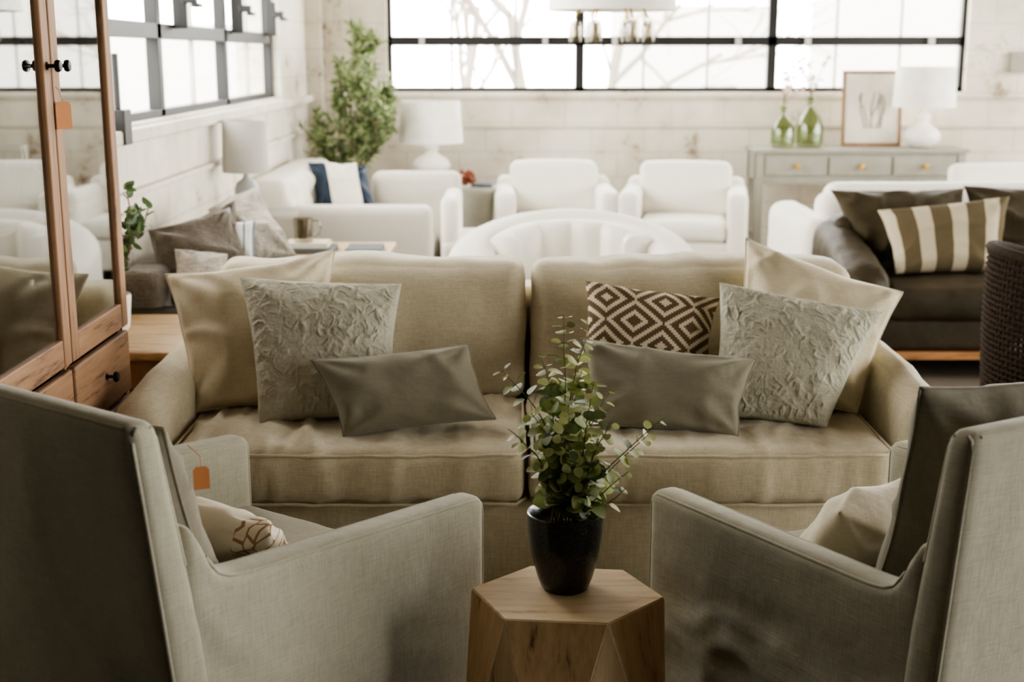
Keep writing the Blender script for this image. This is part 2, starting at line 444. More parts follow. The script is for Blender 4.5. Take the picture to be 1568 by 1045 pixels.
def window(name,edges,axis,pos,z0,z1,zt,nm=3,fw=.036):
    e=empty(name); L=[];Mn=[];Bk=[]
    def B(a0,a1,zz0,zz1,d0=-.03,d1=.03):
        if axis=='y': return ((a0,pos+d0,zz0),(a1,pos+d1,zz1))
        return ((pos+d0,a0,zz0),(pos+d1,a1,zz1))
    for i,a in enumerate(edges):
        L.append(B(a-fw,a+fw,z0,z1))
    L.append(B(edges[0],edges[-1],z0-.005,z0+.035)); L.append(B(edges[0],edges[-1],z1-.05,z1))
    for z in zt: L.append(B(edges[0],edges[-1],z-.036,z+.036))
    for a,b_ in zip(edges[:-1],edges[1:]):
        for k in range(1,nm):
            x=a+(b_-a)*k/nm
            Mn.append(B(x-.009,x+.009,z0,z1,-.012,.012))
        for f in (.18,.82):
            x=a+(b_-a)*f
            if axis=='y': Bk.append(((x-.02,pos-.07,zt[0]-.03),(x+.02,pos-.03,zt[0]+.03)))
    boxes('steel_frame',L,'iron',e,bev=.003)
    if Mn: boxes('muntins',Mn,'muntin',e,bev=0)
    if Bk: boxes('brackets',Bk,'muntin',e,bev=0)
    return e
window('window_1',WX,'y',YB+.1,Z0,Z3,[Z1,Z2])
wl=window('window_2',LY,'x',XL-.08,Z0,Z3,[Z1,Z2],nm=2)
window('window_3',RY,'x',XR+.1,RZ,Z3,[1.6])
window('window_4',[4.35,6.2],'y',YB+.1,Z0,Z3,[Z1,Z2])
window('window_5',RN,'x',XR+.1,RZ,Z3,[1.6])
L=[]
for y in (6.55,7.9,9.0):
    L+=[((XL+.0,y-.02,1.80),(XL+.07,y+.02,1.84)),((XL+.05,y-.04,1.78),(XL+.09,y+.04,1.80)),((XL-.05,y-.012,1.68),(XL+.02,y+.012,1.9))]
boxes('latch',L,'iron',wl)
def portal(name,loc,rot,sx,sy):
    l=bpy.data.lights.new(name,'AREA'); l.shape='RECTANGLE'; l.size=sx; l.size_y=sy
    o=bpy.data.objects.new(name,l); COL.objects.link(o); o.location=loc; o.rotation_euler=rot
    l.cycles.is_portal=True
portal('window_portal_back',((WX[0]+WX[3])/2,YB+.2,(Z0+Z3)/2),(-math.pi/2,0,0),WX[3]-WX[0],Z3-Z0)
portal('window_portal_back_right',(5.275,YB+.2,(Z0+Z3)/2),(-math.pi/2,0,0),1.85,Z3-Z0)
portal('window_portal_left',(XL-.25,(LY[0]+LY[4])/2,(Z0+Z3)/2),(0,-math.pi/2,0),Z3-Z0,LY[4]-LY[0])
portal('window_portal_right',(XR+.25,(RY[0]+RY[-1])/2,(RZ+Z3)/2),(0,math.pi/2,0),Z3-RZ,RY[-1]-RY[0])
portal('window_portal_right_near',(XR+.25,(RN[0]+RN[-1])/2,(RZ+Z3)/2),(0,math.pi/2,0),Z3-RZ,RN[-1]-RN[0])

# ------------------------------------------------------------------ sofa
S=empty('beige_sofa',(.05,3.9,0))
softbox('base',(-.98,3.44,.07),(1.09,4.36,.345),.02,'sofa',S,wr=.012,ws=(5,5,3),res=.03)
def armdef(sg,x0):
    def f(p):
        k=max(0,(p[2]-.1)/.55)
        return (p[0]+sg*.035*k**1.5, p[1], p[2]-.035*max(0,(3.75-p[1]))/.3*k)
    return f
softbox('arm_left',(-1.12,3.45,.05),(-.95,4.38,.645),.08,'sofa',S,wr=.014,ws=(5,5,4),deform=armdef(0,-1.1),puff=(0,.0,.012),res=.03)
softbox('arm_right',(1.05,3.45,.05),(1.18,4.38,.66),.063,'sofa',S,wr=.014,ws=(5,5,4),deform=armdef(1,1.1),puff=(0,.0,.012),seed=2,res=.03)
softbox('back_frame',(-1.05,4.2,.05),(1.17,4.42,.80),.05,'sofa',S,deform=lambda p:(p[0],p[1]+.1*max(0,p[2]-.3),p[2]))
softbox('seat_cushion_1',(-.945,3.40,.335),(.043,4.05,.50),.045,'sofa',S,puff=(0,.018,.014),wr=.018,ws=(13,3,2.0),seed=1,res=.016)
softbox('seat_cushion_2',(.048,3.40,.335),(1.055,4.05,.50),.045,'sofa',S,puff=(0,.018,.014),wr=.018,ws=(13,3,2.0),seed=5,res=.016)
def bd(seed):
    def f(p):
        k=max(0,(p[2]-.6)/.3)
        return (p[0],p[1]+.26*(p[2]-.5),p[2]+k*(.014*noise.noise(V((p[0]*3.2,seed,0)))+.008*noise.noise(V((p[0]*9,seed,3)))))
    return f
softbox('back_cushion_1',(-.955,3.98,.47),(.05,4.20,.915),.06,'sofa',S,puff=(.0,.035,.006),wr=.022,ws=(4,4,4),deform=bd(3),seed=3,res=.02)
softbox('back_cushion_2',(.057,3.98,.47),(1.085,4.20,.915),.06,'sofa',S,puff=(.0,.035,.006),wr=.022,ws=(4,4,4),deform=bd(8),seed=4,res=.02)
pp=[]
for a,b_ in ((-.945,.043),(.048,1.055)):
    for z in (.348,.488):
        pp.append([(a+.01,3.98,z),(a+.008,3.45,z),(a+.03,3.413,z)]+[(a+.03+(b_-a-.06)*i/20,3.406-.014*(1-(2*i/20-1)**2)+.003*noise.noise(V((i*.8+a*9,z*9,0))),z+.005*noise.noise(V((i*.6+a*9,z*9,5)))) for i in range(21)]+[(b_-.03,3.413,z),(b_-.008,3.45,z),(b_-.01,3.98,z)])
tubes('seat_piping',pp,.005,'sofa',S)
boxes('legs',[((x,y,0),(x+.05,y+.05,.08)) for x in(-1.05,1.08) for y in (3.5,4.3)],'cab',S)

pillow('throw_pillow',(-1.07,3.98,.89),(-.555,4.07,.955),(-.57,3.86,.50),(-.955,3.80,.50),.17,'bp',seed=1,pipe=.003,wr=.014)
pillow('textured_throw_pillow',(-.82,3.88,.90),(-.335,3.90,.875),(-.35,3.70,.512),(-.735,3.66,.502),.15,'plush',n=190,crush=.0042,seed=2,pull=.05,wr=.004)
pillow('lumbar_pillow',(-.576,3.64,.70),(-.125,3.70,.732),(-.045,3.60,.535),(-.475,3.535,.50),.12,'lumbar',seed=3,wr=.010,pipe=.0025)
pillow('diamond_pattern_pillow',(.225,3.96,.875),(.64,3.95,.822),(.60,3.84,.62),(.205,3.84,.66),.12,'diamond',seed=4)
pillow('throw_pillow',(.735,4.08,.99),(1.20,3.95,.84),(1.03,3.77,.505),(.66,3.86,.53),.17,'bp',seed=5,pipe=.003,wr=.014)
pillow('textured_throw_pillow',(.628,3.90,.88),(1.113,3.84,.80),(.905,3.62,.502),(.585,3.68,.52),.15,'plush',n=190,crush=.0042,seed=6,pull=.05,wr=.004)
pillow('lumbar_pillow',(.2,3.72,.745),(.705,3.66,.697),(.637,3.535,.50),(.217,3.60,.515),.13,'lumbar',seed=7,wr=.010,pipe=.0025)

# ------------------------------------------------------------------ foreground slipcovered armchairs
def armchair(name,O,f,w,H,W,sd=0,D=.905,ln=.028,slope=.06):
    A=empty(name,(O[0]+f[0]*.45+w[0]*.37,O[1]+f[1]*.45+w[1]*.37,0))
    F=frm(O,f,w); t=.075
    lean=lambda z:-ln*(max(z,.45)-.6)/.6
    def top(x): return .62+slope*(D-x)/.815+ (.10*math.exp(-max(0,x-.085)/.022))
    def ad(p):
        k=p[2]/.66
        return (p[0],p[1],p[2]+(top(p[0])-.66)*max(0,k)**2) if p[2]>0 else p
    am=lambda p:min(1,max(.04,(.60-p[2])/.16))*min(1,max(.05,(D-.03-p[0])/.08))
    softbox('arm_near',(.05,0,.005),(D,t,.66),.026,'cover',A,wr=.018,ws=(3.4,5,9),res=.016,deform=ad,frame=F,seed=1+sd,puff=(0,.004,0),mask=am)
    softbox('arm_far',(.05,W-t,.005),(D,W,.66),.026,'cover',A,wr=.016,ws=(3.2,5,6),res=.03,deform=ad,frame=F,seed=2+sd,mask=am)
    def bx(z):
        k=max(0,min(1,(z-.6)/.35)); return .084*(1-k)+.058*k
    def bdf(p):
        return (p[0]*bx(p[2])/.08+lean(p[2]),p[1],p[2])
    bmk=lambda p:min(1,max(0,(H-.03-p[2])/.08))*min(1,max(0.0,(p[1]-.03)/.1))*min(1,max(0.0,(W-.03-p[1])/.1))
    softbox('back',(0,-.004,.005),(.08,W+.004,H),.026,'cover',A,wr=.012,ws=(4,4,3),res=.025,deform=bdf,frame=F,seed=3+sd,mask=bmk)
    softbox('seat_base',(.06,.05,.005),(D-.03,W-.05,.33),.02,'cover',A,wr=.004,frame=F,seed=4)
    softbox('seat_cushion',(.075,t+.004,.33),(D-.02,W-t-.004,.465),.04,'cover',A,puff=(.01,0,.018),wr=.008,frame=F,seed=5)
    e=.0078; pl=[]
    for y in (e,t-e,W-t+e,W-e):
        pl.append([(x,y,top(x)-e) for x in [.10+(D-.13)*i/30 for i in range(31)]]+[(D-.012,y,top(D)-.016),(D-e,y,top(D)-.03),(D-e,y,.3),(D-e,y,.01)])
    for y in (e-.004,W-e+.004):
        pl.append([(e+lean(z),y,z) for z in (.01,.2,.4,.45,.6,.8,H-.03)]+[(e+.004+lean(H),y,H-.012),(.02+lean(H),y,H-.006)])
        pl.append([(bx(z)-e+lean(z),y,z) for z in (.72,.75,.8,.85,.9,H-.03)]+[(bx(H)-.014+lean(H),y,H-.010)])
    pl.append([(e+lean(H),.02+(W-.04)*i/8,H-e) for i in range(9)])
    pl.append([(bx(H)-e+lean(H),.02+(W-.04)*i/8,H-e) for i in range(9)])
    tubes('piping',pl,.0038,'cover',A,frame=F)
    return A,F
A1,F1=armchair('slipcovered_armchair',(-.574,2.0),(.6,.8),(-.8,.6),.982,.82,D=.865,ln=.07)
pillow('grey_throw_pillow',(.09,.085,.935),(.09,.60,.935),(.22,.60,.48),(.22,.085,.48),.16,'dgpillow',frame=F1,seed=8,pipe=.003,wr=.014)
pillow('scroll_print_pillow',(.35,.12,.66),(.36,.50,.66),(.51,.52,.48),(.46,.11,.48),.11,'scroll',frame=F1,seed=9)
A2,F2=armchair('slipcovered_armchair',(.719,2.011),(-.5,.866),(.866,.5),.962,.80,6,D=.84,ln=.05,slope=.025)
pillow('grey_throw_pillow',(.20,.12,.975),(.13,.62,.975),(.25,.64,.49),(.30,.12,.48),.15,'dgpillow',frame=F2,seed=10,pipe=.003,wr=.014)
pillow('cream_throw_pillow',(.43,.17,.66),(.44,.56,.66),(.60,.55,.48),(.57,.16,.48),.14,'cream',frame=F2,seed=11)
def tag(name,p,w,h,n=(0,-1,0)):
    n=V(n).normalized(); sx=n.cross(V((0,0,1))).normalized(); bm=bmesh.new(); p=V(p)
    out=[(-.5,-.5),(.5,-.5),(.5,.35),(.3,.5),(-.3,.5),(-.5,.35)]
    vs=[bm.verts.new(p+sx*a*w+V((0,0,b_*h))) for a,b_ in out]; f=bm.faces.new(vs)
    r=bmesh.ops.extrude_face_region(bm,geom=[f]); 
    for g in r['geom']:
        if isinstance(g,bmesh.types.BMVert): g.co+=n*.001
    tube_into(bm,[p+V((0,0,h*.4)),p+V((0,0,h*.9))-n*.01,p+V((-.02,0,h*1.3))-n*.02],.0008,4)
    bmesh.ops.recalc_face_normals(bm,faces=bm.faces)
    me=bpy.data.meshes.new(name); bm.to_mesh(me); bm.free(); return finish(name,me,'tag',None,False)
tag('price_tag',(-.548,2.20,.822),.028,.042,(.35,-1,0))

# ------------------------------------------------------------------ faceted wood stool
def stool():
    Z=.5
    top=[(-.082,2.47),(-.015,2.32),(.183,2.30),(.303,2.424),(.2335,2.566),(.0385,2.588)]
    cx,cy=.11,2.445
    bm=bmesh.new()
    tv=[bm.verts.new((x,y,Z)) for x,y in top]
    bv=[]
    for i in range(6):
        a=V(top[i]);b_=V(top[(i+1)%6]); m=(a+b_)/2-V((cx,cy)); m=m.normalized()*.225
        bv.append(bm.verts.new((cx+m.x,cy+m.y,0.12)))
    bw=[bm.verts.new((v.co.x,v.co.y,0)) for v in bv]
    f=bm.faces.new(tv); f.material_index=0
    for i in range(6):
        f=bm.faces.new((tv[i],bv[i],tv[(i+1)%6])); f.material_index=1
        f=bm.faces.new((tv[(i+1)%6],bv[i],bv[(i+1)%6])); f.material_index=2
        f=bm.faces.new((bv[(i+1)%6],bv[i],bw[i],bw[(i+1)%6])); f.material_index=2
    bm.faces.new(list(reversed(bw)))
    bmesh.ops.recalc_face_normals(bm,faces=bm.faces)
    bmesh.ops.bevel(bm,geom=list(bm.edges),offset=.0025,segments=2,affect='EDGES')
    me=bpy.data.meshes.new('faceted_wood_stool'); bm.to_mesh(me); bm.free()
    return finish('faceted_wood_stool',me,['stool_top','stool_a','stool_b'],None,False)
stool()

# ------------------------------------------------------------------ leaves
class Foliage:
    def __init__(s): s.bm=bmesh.new()
    def leaf(s,p,d,nrm,L,W,mi,roundness=1.0,fold=.25):
        d=V(d).normalized(); nrm=V(nrm); sd=d.cross(nrm)
        if sd.length<.05: sd=d.cross(V((1,0,.3)))
        sd.normalize(); nn=sd.cross(d)
        prof=[(0,0.04),(.15,.62*roundness),(.4,1.0),(.7,.85),(.92,.38*roundness),(1,.02)]
        mid=[];l=[];r=[]
        for t,w in prof:
            c=p+d*L*t-nn*L*.18*t*t
            mid.append(s.bm.verts.new(c)); l.append(s.bm.verts.new(c+sd*w*W/2+nn*fold*w*W/2)); r.append(s.bm.verts.new(c-sd*w*W/2+nn*fold*w*W/2))
        for i in range(len(prof)-1):
            for a,b_ in ((l,mid),(mid,r)):
                f=s.bm.faces.new((a[i],b_[i],b_[i+1],a[i+1])); f.material_index=mi
    def done(s,name,mats,parent):
        me=bpy.data.meshes.new(name); s.bm.to_mesh(me); s.bm.free(); return finish(name,me,mats,parent,True)
def rv(a=1): return V((random.uniform(-a,a),random.uniform(-a,a),random.uniform(-a,a)))

P=empty('potted_eucalyptus',(.107,2.475,.5))
px,py,pz=.107,2.475,.5005
lathe('pot',[(0,0),(.043,0),(.048,.004),(.056,.025),(.064,.055),(.071,.09),(.0755,.125),(.077,.15),(.077,.16),(.0745,.162),(.071,.158),(.066,.13),(.0,.13)],(px,py,pz),'pot',P,56,False)
lathe('soil',[(0,.139),(.066,.137)],(px,py,pz),'soil',P,32,False)
fo=Foliage()
stems=[(-.008,0,.40),(.045,.0,.385),(-.13,.02,.29),(-.115,-.03,.18),(.19,-.02,.20),(.165,.02,.155),(.05,-.05,.28),(-.05,.05,.31),(.02,.06,.32),
 (.09,.04,.24),(.08,-.06,.20),(-.07,-.06,.22),(.0,-.08,.23),(.03,.0,.29),(-.08,.04,.18),(.12,.0,.05),(-.03,-.03,.28),(.07,.03,.2),(.12,-.05,.10),(-.055,-.07,.12),(.02,-.09,.13),(.05,-.08,.06),(.0,-.05,.18),(-.03,-.07,.16),(.06,-.03,.16),(-.05,.0,.14)]
for si,(ox,oy,oz) in enumerate(stems):
    b0=V((px+ox*.12+random.uniform(-.025,.025),py+oy*.2+random.uniform(-.025,.025),pz+.135))
    tip=V((px+ox,py+oy,pz+.16+oz))
    bow=V((-ox*.25,-oy*.2,.02))+rv(.012)
    if si in(4,5,15,18): bow=V((-ox*.30,0,-.03))
    pts=[]; n=16
    for i in range(n+1):
        t=i/n; pts.append(b0.lerp(tip,t)+bow*math.sin(math.pi*t)+V((noise.noise(V((si,t*4,0))),noise.noise(V((si,t*4,9))),0))*.008)
    tube_into(fo.bm,pts,[.0022*(1-.65*i/n) for i in range(n+1)],5,3)
    Ls=sum((pts[i+1]-pts[i]).length for i in range(n)); cnt=int(Ls/.021)
    ang=random.uniform(0,6)
    for k in range(cnt):
        t=.16+.84*(k+.5)/cnt; fi=t*n; i=min(n-1,int(fi)); p=pts[i].lerp(pts[i+1],fi-i)
        d=(pts[i+1]-pts[i]).normalized(); ang+=1.57+random.uniform(-.3,.3)
        a=d.cross(V((0,1,.2))).normalized(); b_=d.cross(a)
        sz=(.034+.014*random.random())*(1-.58*t**2)
        for sgn in (0,math.pi):
            if random.random()<.15: continue
            o=a*math.cos(ang+sgn)+b_*math.sin(ang+sgn)
            ld=(o*1.0+d*.45+V((0,0,-.1))+rv(.25)).normalized()
            nr=(d*.8-o*.35+rv(.5)+V((0,-.35,.2)))
            pe=p+ld*.006
            tube_into(fo.bm,[p,pe],.0007,3,3)
            fo.leaf(pe,ld,nr,sz,sz*random.uniform(.85,1.0),random.choice((0,0,1,1,2)),1.15,.15)
fo.done('eucalyptus_foliage',['leaf1','leaf2','leaf3','stem'],P)

# olive tree in the far corner
T=empty('potted_olive_tree',(-1.2,9.75,0))
lathe('planter',[(0,0),(.15,0),(.19,.05),(.2,.34),(.19,.36),(.17,.34),(0,.33)],(-1.2,9.75,0),'ceramg',T,32,False)
fo=Foliage()
def branch(p,d,L,r,depth,lean=V((0,0,0))):
    pts=[p]; dd=V(d).normalized(); n=6
    for i in range(n):
        dd=(dd+rv(.15)+V((0,0,.05))+lean).normalized(); pts.append(pts[-1]+dd*L/n)
    for q in pts:
        q.x=max(-1.5,min(q.x,-.90)); q.y=min(q.y,10.3)
    tube_into(fo.bm,pts,[r*(1-.5*i/n) for i in range(n+1)],5,3)
    if depth<2:
        for k in range(5):
            i=random.randint(2,n); a=random.uniform(0,6.28)
            nd=(dd*.8+V((math.cos(a),math.sin(a),.3))*.75)
            branch(pts[i].copy(),nd,L*random.uniform(.42,.58),r*.5,depth+1)
    if depth>=1:
        for i in range(1,n+1):
            for s in range(4 if depth==2 else 2):
                o=rv(1); ld=(dd*.7+o).normalized()
                if pts[i].x+ld.x*.08<-1.56: continue
                fo.leaf(pts[i]+rv(.015),ld,rv(1),random.uniform(.05,.085),random.uniform(.016,.024),random.choice((0,0,1,1,2)),.7,.1)
for bx_,dx,LL in ((-1.21,-.16,.68),(-1.18,.20,.72),(-1.2,0.02,.78),(-1.2,.06,.6)):
    branch(V((bx_,9.75,.33)),(dx,.0,1),LL,.018,0)
branch(V((-1.18,9.75,1.05)),(.0,-.1,1),.46,.010,0)
branch(V((-1.1,9.75,1.1)),(.12,.0,1),.45,.008,1)
fo.done('olive_foliage',['ol1','ol2','ol3','bark'],T)

# ------------------------------------------------------------------ display cabinet on the left
C=empty('display_cabinet',(-1.38,3.4,0))
X0,X1=-1.58,-1.18; y0,y1=2.83,3.94; ztop=2.2
st=[((X0,y0,.06),(X0+.015,y1,ztop)),
    ((X0,y0,0),(X1-.02,y0+.03,ztop)),((X0,y1-.03,0),(X1-.02,y1,ztop)),
    ((X0,y0,.05),(X1-.02,y1,.5)),((X0-.0,y0-.02,ztop),(X1+.02,y1+.02,ztop+.05)),((X0,y0,.74),(X1-.02,y1,.77)),
    ((X1-.05,y0,0),(X1-.02,y0+.06,ztop)),((X1-.05,y1-.05,0),(X1-.02,y1,ztop)),((X1-.05,3.41,.5),(X1-.02,3.45,.74)),((X1-.05,y0,.5),(X1-.02,y1,.53))]
boxes('carcass',st,'cab',C,bev=.003)
boxes('shelves',[((X0+.015,y0+.03,z),(X1-.05,y1-.03,z+.02)) for z in (1.12,1.5,1.88)],'cabh',C)
boxes('interior_back',[((X0+.016,y0+.031,.77),(X0+.02,y1-.031,ztop-.01))],'cabin',C,bev=0)
def door(a,b_,name):
    z0,z1=.745,ztop-.01; w=.055
    boxes(name+'_stiles',[((X1-.02,a,z0),(X1+.004,a+w,z1)),((X1-.02,b_-w,z0),(X1+.004,b_,z1))],'cab',C,bev=.005)
    boxes(name+'_rails',[((X1-.02,a+w,z0),(X1+.002,b_-w,z0+.075)),((X1-.02,a+w,z1-.07),(X1+.002,b_-w,z1))],'cabh',C,bev=.004)
    boxes(name+'_glass',[((X1-.011,a+w-.005,z0+.07),(X1-.008,b_-w+.005,z1-.065))],'cabglass',C,bev=0)
door(2.85,3.405,'door_left'); door(3.412,3.925,'door_right')
boxes('drawer_fronts',[((X1-.02,2.85,.545),(X1+.004,3.40,.73)),((X1-.02,3.42,.545),(X1+.004,3.92,.73))],'cabh',C,bev=.006)
boxes('lower_doors',[((X1-.02,2.85,.08),(X1+.004,3.40,.525)),((X1-.02,3.42,.08),(X1+.004,3.92,.525))],'cab',C,bev=.006)
def knob(y,z,par,r=.016):
    o=lathe('knob',[(0,0),(.010,0),(.011,.003),(.005,.006),(.005,.02),(r*.9,.024),(r,.030),(r*.8,.036),(0,.038)],(0,0,0),'iron2',None,20,False)
    o.data.transform(Matrix.Translation((X1+.003,y,z))@Matrix.Rotation(math.pi/2,4,'Y')); o.parent=par; o.matrix_parent_inverse=Matrix.Translation(-par.location)
for y,z in ((3.375,1.525),(3.445,1.525),(3.68,.64),(3.13,.64)): knob(y,z,C)
for i,(y,z) in enumerate(((3.0,.77),(3.12,.77),(3.6,.77),(3.75,.77),(3.05,1.14),(3.3,1.14),(3.62,1.14),(3.82,1.14),(3.7,1.52),(3.2,1.52))):
    g=lathe('goblet',[(.03,0),(.03,.003),(.005,.008),(.005,.06),(.03,.09),(.036,.13),(.03,.17),(.029,.17),(.034,.13),(.028,.092),(0,.07)],(-1.36,y,z+.001),'sglass',C,20,False)
tg=tag('hanging_tag',(-1.158,3.42,1.40),.05,.07,(1,-.6,0)); tg.parent=C; tg.matrix_parent_inverse=Matrix.Translation(-C.location)

t=empty('wood_side_table',(-1.35,4.6,0))
boxes('top',[((-1.54,4.28,.545),(-1.14,4.95,.575))],'oak',t,bev=.006)
boxes('legs',[((x,y,0),(x+.04,y+.04,.545)) for x in (-1.53,-1.19) for y in (4.3,4.9)]+[((-1.52,4.3,.44),(-1.15,4.93,.545))],'cab',t)
P=empty('trailing_potted_plant',(-1.45,4.6,.575))
lathe('pot',[(0,0),(.05,0),(.065,.02),(.075,.13),(.073,.14),(.066,.13),(0,.12)],(-1.440,4.6,.576),'ceram',P,32,False)
fo=Foliage()
for k in range(18):
    a=random.uniform(0,6.28); p=V((-1.445,4.6,.70)); d=V((math.cos(a)*.25+.04,math.sin(a)*.25,1)); pts=[p]
    L=random.uniform(.26,.46)
    for i in range(10):
        d=(d+rv(.16)+V((0,0,-.03))).normalized(); q=pts[-1]+d*L/10; q.x=max(-1.54,min(q.x,-1.34)); pts.append(q)
    tube_into(fo.bm,pts,.003,4,3)
    for i in range(1,11):
        for s in range(3):
            ld=(rv(1)+V((0,0,.2))).normalized(); fo.leaf(pts[i]+rv(.01),ld,rv(1),.040,.026,random.choice((0,0,2,1)),1,.15)
fo.done('trailing_foliage',['ol3','ol1','ol3','bark'],P)

D=empty('taupe_velvet_settee',(-1.15,5.6,0))
softbox('seat',(-1.55,5.05,.08),(-.78,6.3,.42),.04,'darkleather',D,puff=(0,0,.02))
softbox('back',(-1.57,5.05,.3),(-1.38,6.3,.72),.05,'taupe',D)
softbox('arm',(-1.55,5.0,.05),(-.80,5.14,.58),.05,'darkleather',D)
softbox('arm_far',(-1.55,6.25,.05),(-.80,6.4,.58),.05,'darkleather',D)
pillow('taupe_velvet_pillow',(-1.50,5.35,.85),(-1.2,5.55,.92),(-1.08,5.45,.62),(-1.42,5.22,.50),.2,'taupe',D,seed=12,wr=.022)
pillow('grey_weave_pillow',(-1.36,5.22,.79),(-1.16,5.28,.76),(-1.12,5.12,.60),(-1.34,5.10,.60),.1,'greywhite',D,seed=13)
pillow('grey_weave_pillow',(-1.40,6.0,.86),(-1.20,6.1,.95),(-.98,5.9,.66),(-1.26,5.75,.62),.2,'greywhite',D,seed=14,wr=.025)
pillow('taupe_velvet_pillow',(-1.46,5.75,.82),(-1.24,5.85,.92),(-1.18,5.7,.66),(-1.38,5.6,.58),.16,'taupe',D,seed=16,wr=.02)
pillow('blue_stripe_pillow',(-1.29,5.55,.86),(-1.10,5.58,.86),(-1.08,5.45,.66),(-1.28,5.45,.64),.09,'bstripe',D,seed=15)

t=empty('coffee_side_table',(-.93,6.6,0))
boxes('top',[((-1.22,6.45,.545),(-.62,6.95,.575))],'oak',t,bev=.006)
boxes('legs',[((x,y,0),(x+.04,y+.04,.545)) for x in (-1.2,-.68) for y in (6.47,6.89)],'cab',t)
boxes('stack_of_books',[((-1.17,6.5,.576),(-.9,6.72,.60),0),((-1.15,6.52,.60),(-.93,6.7,.625),1),((-.84,6.5,.576),(-.66,6.72,.60),0)],['book1','book2'],None,bev=.003)
m=empty('glass_mug',(-1.06,6.6,.63))
lathe('cup',[(0,0),(.045,0),(.05,.02),(.052,.12),(.048,.12),(.045,.02),(0,.012)],(-1.06,6.6,.626),'sglass',m,28,False)
tubes('handle',[[(-1.01,6.6,.73),(-.985,6.6,.735),(-.97,6.6,.70),(-.98,6.6,.665),(-1.01,6.6,.655)]],.006,'sglass',m)

def lamp(name,x,y,z,bprof,zs0,zs1,r0,r1,shade='shade',basem='ceram'):
    e=empty(name,(x,y,z))
    lathe('base',bprof,(x,y,z),basem,e,40,False)
    lathe('shade',[(r0,zs0-z),(r1,zs1-z),(r1-.004,zs1-z),(r0-.004,zs0-z),(r0,zs0-z)],(x,y,z),shade,e,48,False)
    tubes('stem',[[(x,y,z+bprof[-1][1]-.01),(x,y,zs1-.02)]],.008,'brass',e)
    tubes('spider',[[(x-r1+.004,y,zs1-.02),(x+r1-.004,y,zs1-.02)],[(x,y-r1+.004,zs1-.02),(x,y+r1-.004,zs1-.02)]],.002,'brass',e)
    return e
t=empty('round_side_table',(-1.33,7.05,0))
lathe('top',[(0,.70),(.2,.70),(.205,.71),(.2,.725),(0,.725)],(-1.36,7.05,0),'console',t,36,False)
lathe('pedestal',[(.14,0),(.14,.02),(.03,.06),(.03,.70)],(-1.36,7.05,0),'console',t,24,False)
lamp('grey_table_lamp',-1.43,7.05,.726,[(0,0),(.06,0),(.065,.02),(.065,.13),(.05,.16),(.02,.18),(.012,.21),(0,.21)],.94,1.215,.125,.115,'gshade','ceramg')

W=empty('white_tufted_sofa_and_lounge_chair',(-1.0,8.3,0))  # tufted sofa and a separate lounge chair share this parent
softbox('near_arm',(-1.45,7.55,.06),(-.47,7.78,.69),.05,'white_shaded',W)
softbox('seat',(-1.4,7.75,.08),(-.5,9.35,.42),.06,'white',W,puff=(0,0,.02))
def tuft(p):
    x,y,z=p
    f=0
    if x>-1.4:
        a=math.cos((y-7.8)*2*math.pi/.28)*math.cos((z-.5)*2*math.pi/.28); f=.025*a
    return (x+f,y,z)
softbox('tufted_back',(-1.57,7.6,.1),(-1.28,9.4,.84),.07,'white',W,deform=tuft,res=.03)
boxes('legs',[((x,y,0),(x+.05,y+.05,.09)) for x in (-1.4,-.58) for y in (7.6,9.2)],'cab',W)
softbox('lounge_chair_back',(-.93,8.62,.08),(-.34,8.84,.80),.06,'white_shaded',W,wr=.003)
softbox('lounge_chair_seat',(-.44,8.0,.08),(-.12,8.66,.43),.05,'white',W,puff=(0,0,.02))
softbox('lounge_chair_arm',(-.44,8.02,.08),(-.33,8.7,.70),.05,'white',W)
pillow('navy_throw_pillow',(-1.34,8.60,.87),(-.95,8.62,.84),(-.84,8.35,.50),(-1.25,8.35,.48),.16,'blue',W,seed=17,wr=.03)
pillow('white_throw_pillow',(-1.20,8.42,.89),(-1.00,8.44,.88),(-.91,8.25,.50),(-1.12,8.25,.48),.08,'white',W,seed=18)

def club(name,x,y,ang,w=.86,d=.82,H=.80,ah=.64,sh=.44,mat='white',at=.14):
    e=empty(name,(x,y,0)); ca,sa=math.cos(ang),math.sin(ang)
    F=frm((x,y,0),(ca,sa),(-sa,ca))
    softbox('seat_base',(-w/2+at-.02,-d/2+.02,.09),(w/2-at+.02,d/2-.05,sh-.14),.02,mat,e,frame=F)
    softbox('seat_cushion',(-w/2+at,-d/2,sh-.14),(w/2-at,d/2-.2,sh),.045,mat,e,frame=F,puff=(0,.01,.02),wr=.003)
    for s,nm in ((-1,'arm_left'),(1,'arm_right')):
        a,b_=sorted((s*w/2,s*(w/2-at)))
        softbox(nm,(a,-d/2,.08),(b_,d/2-.04,ah),.05,mat,e,frame=F,wr=.003)
    softbox('back',(-w/2+.02,d/2-.2,.1),(w/2-.02,d/2,ah+.05),.05,mat,e,frame=F)
    softbox('back_cushion',(-w/2+at-.03,d/2-.3,sh-.02),(w/2-at+.03,d/2-.12,H),.06,mat,e,frame=F,puff=(0,.02,.012),wr=.004,deform=lambda p:(p[0],p[1]+.2*(p[2]-sh),p[2]))
    boxes('legs',[((sx*(w/2-.08)-.02,sy*(d/2-.08)-.02,0),(sx*(w/2-.08)+.02,sy*(d/2-.08)+.02,.1)) for sx in(-1,1) for sy in (-1,1)],'cab',e,frame=F)
    return e
club('white_armchair',.31,9.35,.02)
club('white_armchair',1.22,9.25,-.16,w=.88)

